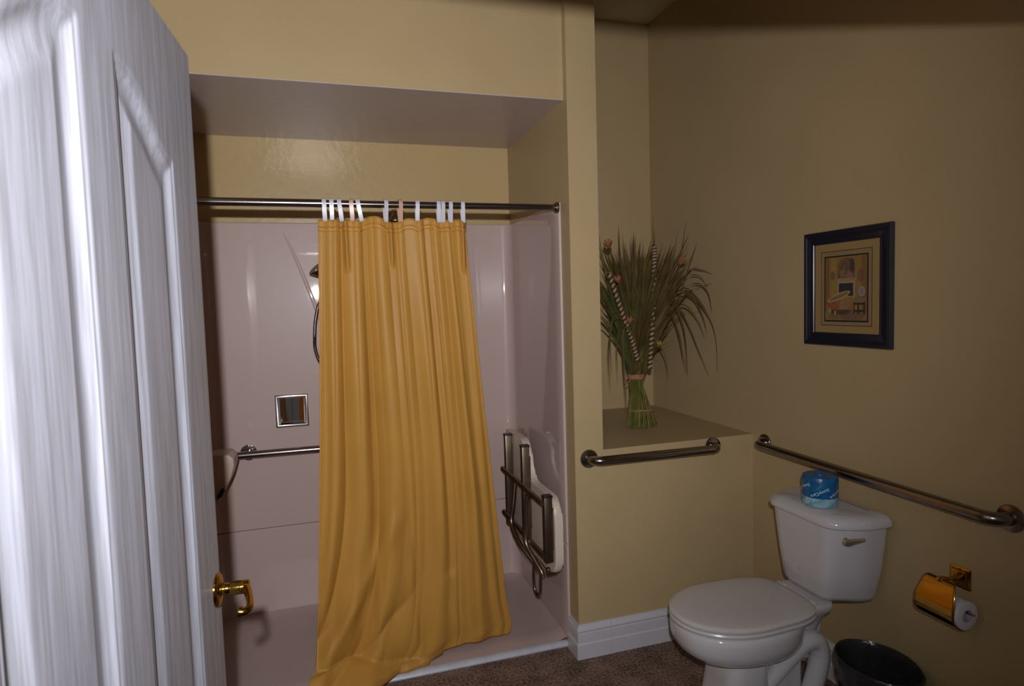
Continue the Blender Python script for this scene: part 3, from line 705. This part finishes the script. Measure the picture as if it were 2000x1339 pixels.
loft(bm, [[Vector((RX + r * math.cos(2 * PI * k / 40), y, RZ2 + r * math.sin(2 * PI * k / 40))) for k in range(40)] for r, y in ((.0195, 1.330), (.040, 1.330), (TR - .001, 1.331), (TR - .001, 1.452), (.040, 1.453), (.0195, 1.453), (.0195, 1.330))], False, False)
obj('tissue', bm, 'paper', rl, True, 40)
bm = bm_new()
loft(bm, [[Vector((RX + r * math.cos(2 * PI * k / 30), y, RZ2 + r * math.sin(2 * PI * k / 30))) for k in range(30)] for r, y in ((.0175, 1.3295), (.0192, 1.3295), (.0192, 1.453), (.0175, 1.453), (.0175, 1.3295))], False, False)
obj('core', bm, 'core', rl, True, 40)

# ------------------------------------------------------------------ bin
bc = Vector((1.748, 1.592, 0))
tb = thing('waste_bin', 'black oval waste bin with a crumpled liner beside the toilet', 'waste bin', bc)
def ell(f, z, wob=0, n=56):
    L = []
    for k in range(n):
        a = 2 * PI * k / n; w = 1 + wob * noise.noise(Vector((math.cos(a) * 2.6 + 5, math.sin(a) * 2.6, z * 30)))
        L.append(bc + Vector((.116 * f * w * math.cos(a), .146 * f * w * math.sin(a), z)))
    return L
bm = bm_new(); loft(bm, [ell(.76, .001), ell(.78, .006), ell(.90, .16), ell(.965, .262), ell(.985, .268), ell(.985, .274), ell(.955, .275), ell(.94, .262), ell(.75, .012)]); obj('body', bm, 'black', tb, True, 40)
bm = bm_new(); loft(bm, [ell(.985, .205, .06), ell(.990, .225, .06), ell(1.0, .25, .05), ell(1.01, .268, .04), ell(1.005, .279, .03), ell(.975, .283, .03), ell(.935, .276, .02), ell(.90, .24, .05), ell(.84, .18, .09), ell(.74, .09, .14), ell(.55, .035, .15)], False, True); obj('liner', bm, 'liner', tb, True, 75)

# ------------------------------------------------------------------ framed picture
pc = thing('framed_picture', 'small bathroom print in a wide blue-black frame on the right wall', 'picture', (XR, 1.85, 1.33))
ya, yb3, za, zb = 1.652, 2.050, 1.333, 1.770
def fq(i, x): return [Vector((x, ya + i, za + i)), Vector((x, yb3 - i, za + i)), Vector((x, yb3 - i, zb - i)), Vector((x, ya + i, zb - i))]
sides = 4
prof = [(0, XR - .0008), (0, XR - .016), (.003, XR - .020), (.014, XR - .022), (.019, XR - .018), (.028, XR - .016), (.040, XR - .014), (.046, XR - .016), (.049, XR - .013), (.050, XR - .008)]
for k in range(4):
    bm = bm_new(); loops = []
    A = [fq(i, x)[k] for i, x in prof]; B = [fq(i, x)[(k + 1) % 4] for i, x in prof]
    va = [bm.verts.new(p) for p in A]; vb = [bm.verts.new(p) for p in B]
    for j in range(len(prof) - 1): bm.faces.new((va[j], vb[j], vb[j + 1], va[j + 1]))
    bm.faces.new(va); bm.faces.new(vb[::-1])
    obj('frame_rail', bm, 'frame', pc, True, 30)
def panel(name, y0, y1, z0, z1, x, m):
    bm = bm_new(); box(bm, (x, y0, z0), (XR - .002, y1, z1)); return obj(name, bm, m, pc, False)
panel('backing_mat', ya + .049, yb3 - .049, za + .049, zb - .049, XR - .0085, 'mat1')
panel('mat_line', 1.734, 1.970, 1.409, 1.692, XR - .0088, 'matline')
panel('inner_mat', 1.737, 1.967, 1.412, 1.689, XR - .0091, 'mat2')
panel('print_border', 1.750, 1.953, 1.4245, 1.673, XR - .0094, 'black')
# the print itself: flat picture of an old bathroom, painted as vertex colours
AY0, AY1, AZ0, AZ1 = 1.755, 1.948, 1.430, 1.668
NA, NB = 88, 110
def blend(c, d, a): return tuple(p + (q - p) * a for p, q in zip(c, d))
def art(px, pz):        # px 0..1 left to right as seen, pz 0..1 upwards
    n1 = noise.noise(Vector((px * 7, pz * 8, 2))); n2 = noise.noise(Vector((px * 22, pz * 24, 5)))
    c = blend((.42, .25, .08), (.30, .15, .05), .5 + .5 * n1); c = blend(c, (.52, .33, .10), .35 + .3 * n2)
    if px < .10 or px > .88: c = blend(c, (.26, .11, .05), .6)
    def ell_(cx, cz, a, b): return ((px - cx) / a) ** 2 + ((pz - cz) / b) ** 2
    if .15 < px < .27 and pz > .40: c = blend(c, (.50, .36, .10), .6)
    if ell_(.19, .71, .06, .07) < 1: c = blend(c, (.20, .12, .06), .7)
    # tall niche with an arched top above the mantel
    if .32 < px < .72 and (.66 < pz < .86 or ell_(.52, .86, .20, .12) < 1 and pz >= .86): c = blend((.33, .19, .09), (.17, .10, .06), .5 + n2)
    if ell_(.66, .83, .06, .13) < 1: c = blend(c, (.05, .05, .06), .7)
    if ell_(.60, .71, .09, .05) < 1: c = blend(c, (.50, .26, .20), .6)
    if ell_(.42, .74, .05, .06) < 1: c = blend(c, (.42, .28, .12), .6)
    if .28 < px < .74 and .62 < pz < .66: c = (.46, .31, .16)
    if .29 < px < .73 and .36 < pz < .62: c = (.50, .40, .22)
    if .34 < px < .68 and .38 < pz < .58: c = blend((.035, .04, .04), (.07, .06, .05), .5 + n2)
    if px > .74 and .58 < pz < .80 and ell_(.85, .70, .07, .10) < 1: c = blend(c, (.22, .12, .08), .6)
    if ell_(.88, .45, .08, .08) < 1: c = (.47, .40, .34)
    if ell_(.88, .45, .055, .055) < 1: c = (.38, .32, .28)
    # floor and rug
    if pz < .24: c = blend((.40, .27, .11), (.30, .18, .08), .5 + n1)
    if ell_(.66, .09, .30, .08) < 1: c = blend((.34, .17, .09), (.22, .14, .10), .5 + .7 * n2)
    if ell_(.36, .14, .25, .05) < 1: c = blend(c, (.08, .05, .03), .75)
    # roll-top tub
    if .06 < px < .62:
        top = .34 + .13 * px; bot = .16 + .10 * abs(px - .32)
        if bot < pz < top and ell_(.33, .30, .28, .17) < 1: c = blend((.40, .15, .05), (.50, .34, .16), sstep(.25, .5, px) + .4 * n2)
        e = ((px - .33) * .97 + (pz - .375) * .2) / .29, ((pz - .375) - (px - .33) * .26) / .055
        if e[0] ** 2 + e[1] ** 2 < 1: c = (.56, .44, .25)
        e2 = e[0] / .86, e[1] / .6
        if e2[0] ** 2 + e2[1] ** 2 < 1: c = (.36, .23, .10)
    for fx_, fz in ((.25, .12), (.12, .15)):
        if ell_(fx_, fz, .025, .035) < 1: c = (.55, .45, .32)
    if .44 < px < .72 and .20 < pz < .36 and ell_(.56, .26, .14, .12) < 1: c = blend(c, (.44, .22, .06), .7)
    # small side table with legs
    if .69 < px < .95 and .28 < pz < .345: c = (.32, .24, .13)
    if .69 < px < .95 and .10 < pz < .28:
        if min(abs(px - .70), abs(px - .80), abs(px - .935)) < .014 or abs(pz - .26) < .012 or abs(pz - .15) < .012: c = (.06, .03, .02)
    return tuple(max(0, q) for q in c)
bm = bm_new(); cl = bm.loops.layers.float_color.new('paint'); xa = XR - .0098
gp = [[bm.verts.new((xa, AY1 + (AY0 - AY1) * i / NA, AZ0 + (AZ1 - AZ0) * j / NB)) for i in range(NA + 1)] for j in range(NB + 1)]
for j in range(NB):
    for i in range(NA):
        f = bm.faces.new((gp[j][i], gp[j][i + 1], gp[j + 1][i + 1], gp[j + 1][i])); c = art((i + .5) / NA, (j + .5) / NB)
        for l in f.loops: l[cl] = (c[0] * .62, c[1] * .58, c[2] * .55, 1)
pm = bpy.data.materials.new('printed_picture'); pm.use_nodes = True
vc = pm.node_tree.nodes.new('ShaderNodeVertexColor'); vc.layer_name = 'paint'
pm.node_tree.links.new(vc.outputs[0], pm.node_tree.nodes['Principled BSDF'].inputs['Base Color']); pm.node_tree.nodes['Principled BSDF'].inputs['Roughness'].default_value = .6
M['print'] = pm
obj('print', bm, 'print', pc, False)

# ------------------------------------------------------------------ dried bouquet on the shelf
BC = Vector((1.505, 2.76, .8965))
bq = thing('dried_bouquet', 'tall sheaf of dried grasses and braided stalks standing on the niche shelf', 'dried flowers', BC)
rnd = random.Random(11)
NK = Vector((1.478, 2.76, 1.150))
def ribbon(bm, pts, w0, twist=0.0, side=None):
    pts = [Vector(p) for p in pts]; F = frames(pts); n = len(pts); L = []
    sd = side or Vector((rnd.uniform(-.3, .3) + .9, rnd.uniform(-.5, .5), 0))
    for i, p in enumerate(pts):
        t = i / (n - 1); w = w0 * (1 - t ** 2.2) * (.55 + .45 * min(1, t * 5)) + .0004
        a = (sd - F[i][0] * sd.dot(F[i][0])); a = a.normalized() if a.length > .05 else F[i][1]
        b = F[i][0].cross(a)
        L.append([bm.verts.new(p - a * w), bm.verts.new(p + b * w * .22), bm.verts.new(p + a * w)])
    for A, B in zip(L, L[1:]):
        for k in range(2): bm.faces.new((A[k], A[k + 1], B[k + 1], B[k]))
ml = ['stem', 'stem2']
def stuff(o): o['kind'] = 'stuff'; return o
for mi, cnt in (('stem', 70), ('stem2', 26)):
    bm = bm_new()
    for k in range(cnt):
        a = rnd.uniform(0, 2 * PI); rr = math.sqrt(rnd.uniform(.25, 1)); tw = rnd.gauss(2.0, .35)
        base = BC + Vector((.082 * rr * math.cos(a), .066 * rr * math.sin(a), .001 + rnd.uniform(0, .006)))
        neck = NK + Vector((.032 * rr * math.cos(a + tw * .5), .029 * rr * math.sin(a + tw * .5), 0))
        mid = (base + neck) / 2 + Vector((.004 * math.cos(a), .004 * math.sin(a), -.02))
        up = NK + Vector((.060 * rr * math.cos(a + tw), .05 * rr * math.sin(a + tw), rnd.uniform(.12, .3)))
        up.x += .015
        r0 = rnd.uniform(.0032, .0052)
        tube(bm, catmull([base, mid, neck, up], 5), lambda t: r0 * (1 - .55 * t), 6)
    stuff(obj('stems', bm, mi, bq, True, 60))
# upright blades fanning out of the neck
def inside(p): return Vector((min(max(p.x, 1.135), 1.862), min(max(p.y, 2.46), 3.25), max(p.z, .91)))
for mi, cnt, sp, zlo, zhi in (('blade1', 190, .17, 1.58, 1.90), ('blade2', 230, .15, 1.55, 1.87), ('blade3', 80, .17, 1.5, 1.80), ('blade4', 30, .12, 1.42, 1.70)):
    bm = bm_new()
    for k in range(cnt):
        a = rnd.uniform(0, 2 * PI)
        if mi == 'blade3': a = rnd.gauss(PI, .8)
        if mi == 'blade4': a = rnd.gauss(.1, .5)
        rr = math.sqrt(rnd.random()); zt = rnd.uniform(zlo, zhi) - .10 * rr
        s0 = NK + Vector((.026 * rnd.uniform(-1, 1), .026 * rnd.uniform(-1, 1), rnd.uniform(-.01, .03)))
        tip = Vector((1.515 + sp * 1.55 * rr * math.cos(a), 2.76 + sp * 1.2 * rr * math.sin(a), zt))
        q = s0.lerp(tip, .45) + Vector((-.010 * math.cos(a), -.01 * math.sin(a), .03)); q2 = s0.lerp(tip, .75) + Vector((-.012 * math.cos(a), -.01 * math.sin(a), .02))
        ribbon(bm, [inside(p) for p in catmull([s0, q, q2, tip], 4)], rnd.uniform(.0034, .0072))
    stuff(obj('grass_blades', bm, mi, bq, True, 60))
# the single leaves that stand out: tall tips and drooping ends
T2 = [((1.50, 1.45), (1.575, 1.70), (1.570, 1.935)), ((1.42, 1.5), (1.385, 1.75), (1.378, 1.895)), ((1.62, 1.45), (1.70, 1.72), (1.742, 1.905)), ((1.64, 1.55), (1.74, 1.74), (1.808, 1.855)),
      ((1.58, 1.45), (1.66, 1.7), (1.690, 1.875)), ((1.46, 1.5), (1.445, 1.75), (1.440, 1.86)), ((1.45, 1.5), (1.47, 1.7), (1.468, 1.845)), ((1.36, 1.5), (1.31, 1.72), (1.29, 1.86)), ((1.66, 1.5), (1.74, 1.70), (1.775, 1.80))]
D2 = [((1.60, 1.48), (1.75, 1.66), (1.80, 1.67), (1.855, 1.645)), ((1.60, 1.40), (1.72, 1.55), (1.79, 1.585), (1.83, 1.60)), ((1.58, 1.45), (1.70, 1.56), (1.80, 1.46), (1.84, 1.34), (1.838, 1.16)),
      ((1.58, 1.42), (1.68, 1.50), (1.74, 1.40), (1.78, 1.28), (1.83, 1.14)), ((1.57, 1.42), (1.64, 1.52), (1.685, 1.42), (1.695, 1.3), (1.69, 1.16)), ((1.56, 1.40), (1.62, 1.46), (1.65, 1.36), (1.66, 1.25), (1.672, 1.17)),
      ((1.59, 1.44), (1.72, 1.58), (1.81, 1.50), (1.855, 1.38)), ((1.57, 1.42), (1.69, 1.50), (1.76, 1.43), (1.79, 1.33)), ((1.60, 1.5), (1.74, 1.60), (1.80, 1.56), (1.81, 1.46)), ((1.56, 1.36), (1.63, 1.41), (1.72, 1.45), (1.80, 1.47)),
      ((1.40, 1.40), (1.33, 1.47), (1.29, 1.35), (1.285, 1.20)), ((1.42, 1.36), (1.36, 1.40), (1.345, 1.25), (1.348, 1.02)), ((1.42, 1.36), (1.38, 1.38), (1.372, 1.2), (1.372, 1.0)), ((1.40, 1.40), (1.32, 1.43), (1.28, 1.3), (1.275, 1.12)),
      ((1.43, 1.34), (1.36, 1.40), (1.31, 1.33), (1.30, 1.17)), ((1.47, 1.34), (1.55, 1.34), (1.60, 1.25), (1.602, 1.14)), ((1.60, 1.46), (1.70, 1.62), (1.77, 1.64), (1.81, 1.58)), ((1.58, 1.44), (1.66, 1.55), (1.73, 1.53), (1.77, 1.44), (1.78, 1.36))]
for k, L in enumerate(T2 + D2):
    bm = bm_new(); yy = 2.76 - .03 * (k % 3); dy = -.10 if k >= len(T2) else .02 * (k % 4 - 1.5)
    P = [Vector((NK.x + .01 * (k % 3 - 1), 2.76, 1.16))] + [Vector((x, yy + dy * (i + 1) / len(L), z)) for i, (x, z) in enumerate(L)]
    ribbon(bm, [inside(p) for p in catmull(P, 5)], .0048 if k < len(T2) else .0042, side=Vector((.8, -.5, .35)))
    obj('leaf', bm, ('blade1', 'blade2', 'blade2', 'blade1')[k % 4], bq, True, 60)
# braided straw stalks
def braid(path):
    C = catmull(path, 52); F = frames(C); bm = bm_new(); n = len(C)
    for st in range(2):
        pts = [C[i] + (F[i][1] * math.cos(i * .85 + PI * st) + F[i][2] * math.sin(i * .85 + PI * st)) * .0062 for i in range(n)]
        f0 = len(bm.faces); tube(bm, pts, .0066, 6); bm.faces.ensure_lookup_table()
        for f in bm.faces[f0:]: f.material_index = st
    obj('braided_stalk', bm, ['braidl', 'braidd'], bq, True, 60)
braid([(1.522, 2.70, 1.19), (1.530, 2.69, 1.35), (1.540, 2.685, 1.52), (1.546, 2.685, 1.68), (1.552, 2.69, 1.79)])
braid([(1.458, 2.70, 1.235), (1.415, 2.69, 1.36), (1.36, 2.685, 1.50), (1.305, 2.685, 1.66)])
# blooms
for x, z, m, s in ((1.290, 1.79, 'flower', .022), (1.335, 1.625, 'flower', .019), (1.395, 1.43, 'flower', .018), (1.678, 1.71, 'flower', .021), (1.548, 1.312, 'flowery', .016)):
    bm = bm_new(); c = Vector((x, 2.655, z)); ax = Vector((x - 1.5, -.2, .35)).normalized(); a0 = ax.orthogonal().normalized(); b0 = ax.cross(a0)
    axis_lathe(bm, [(.002, -s), (s * .45, -s * .5), (s * .55, 0), (s * .35, s * .6), (.001, s * .8)], c, ax, 10)
    for k in range(7):
        a = 2 * PI * k / 7; d = a0 * math.cos(a) + b0 * math.sin(a)
        ribbon(bm, catmull([c - ax * s * .6, c + d * s * .6 - ax * s * .1, c + d * s * .95 + ax * s * .6, c + d * s * .8 + ax * s * 1.1], 3), s * .42, side=ax.cross(d))
    b2 = bm_new(); tube(b2, catmull([c - ax * s * .8, (c + NK + Vector((0, -.04, 0))) / 2 + Vector((0, 0, .05)), NK + Vector((0, -.03, .03))], 6), .0018, 5); obj('bloom_stem', b2, 'blade1', bq)
    obj('bloom', bm, m, bq, True, 60)
for z, rx, ry, h in ((1.150, .039, .036, .010), (.985, .066, .056, .004)):
    bm = bm_new(); c = NK if z > 1.1 else Vector((1.503, 2.76, 0))
    for q in range(3 if z > 1.1 else 2):
        tube(bm, [Vector((c.x + rx * math.cos(2 * PI * k / 30), c.y + ry * math.sin(2 * PI * k / 30), z + (q - 1) * h * .7 + .0015 * math.sin(k))) for k in range(30)], h * .42 + .001, 6, False, True)
    if z > 1.1:
        tube(bm, catmull([(c.x - .04, c.y - .03, z), (c.x - .065, c.y - .035, z - .004), (c.x - .082, c.y - .03, z - .012)], 4), .0025, 5)
        tube(bm, catmull([(c.x - .04, c.y - .03, z), (c.x - .06, c.y - .036, z - .02), (c.x - .07, c.y - .03, z - .030)], 4), .0025, 5)
    obj('tie', bm, 'tie', bq)
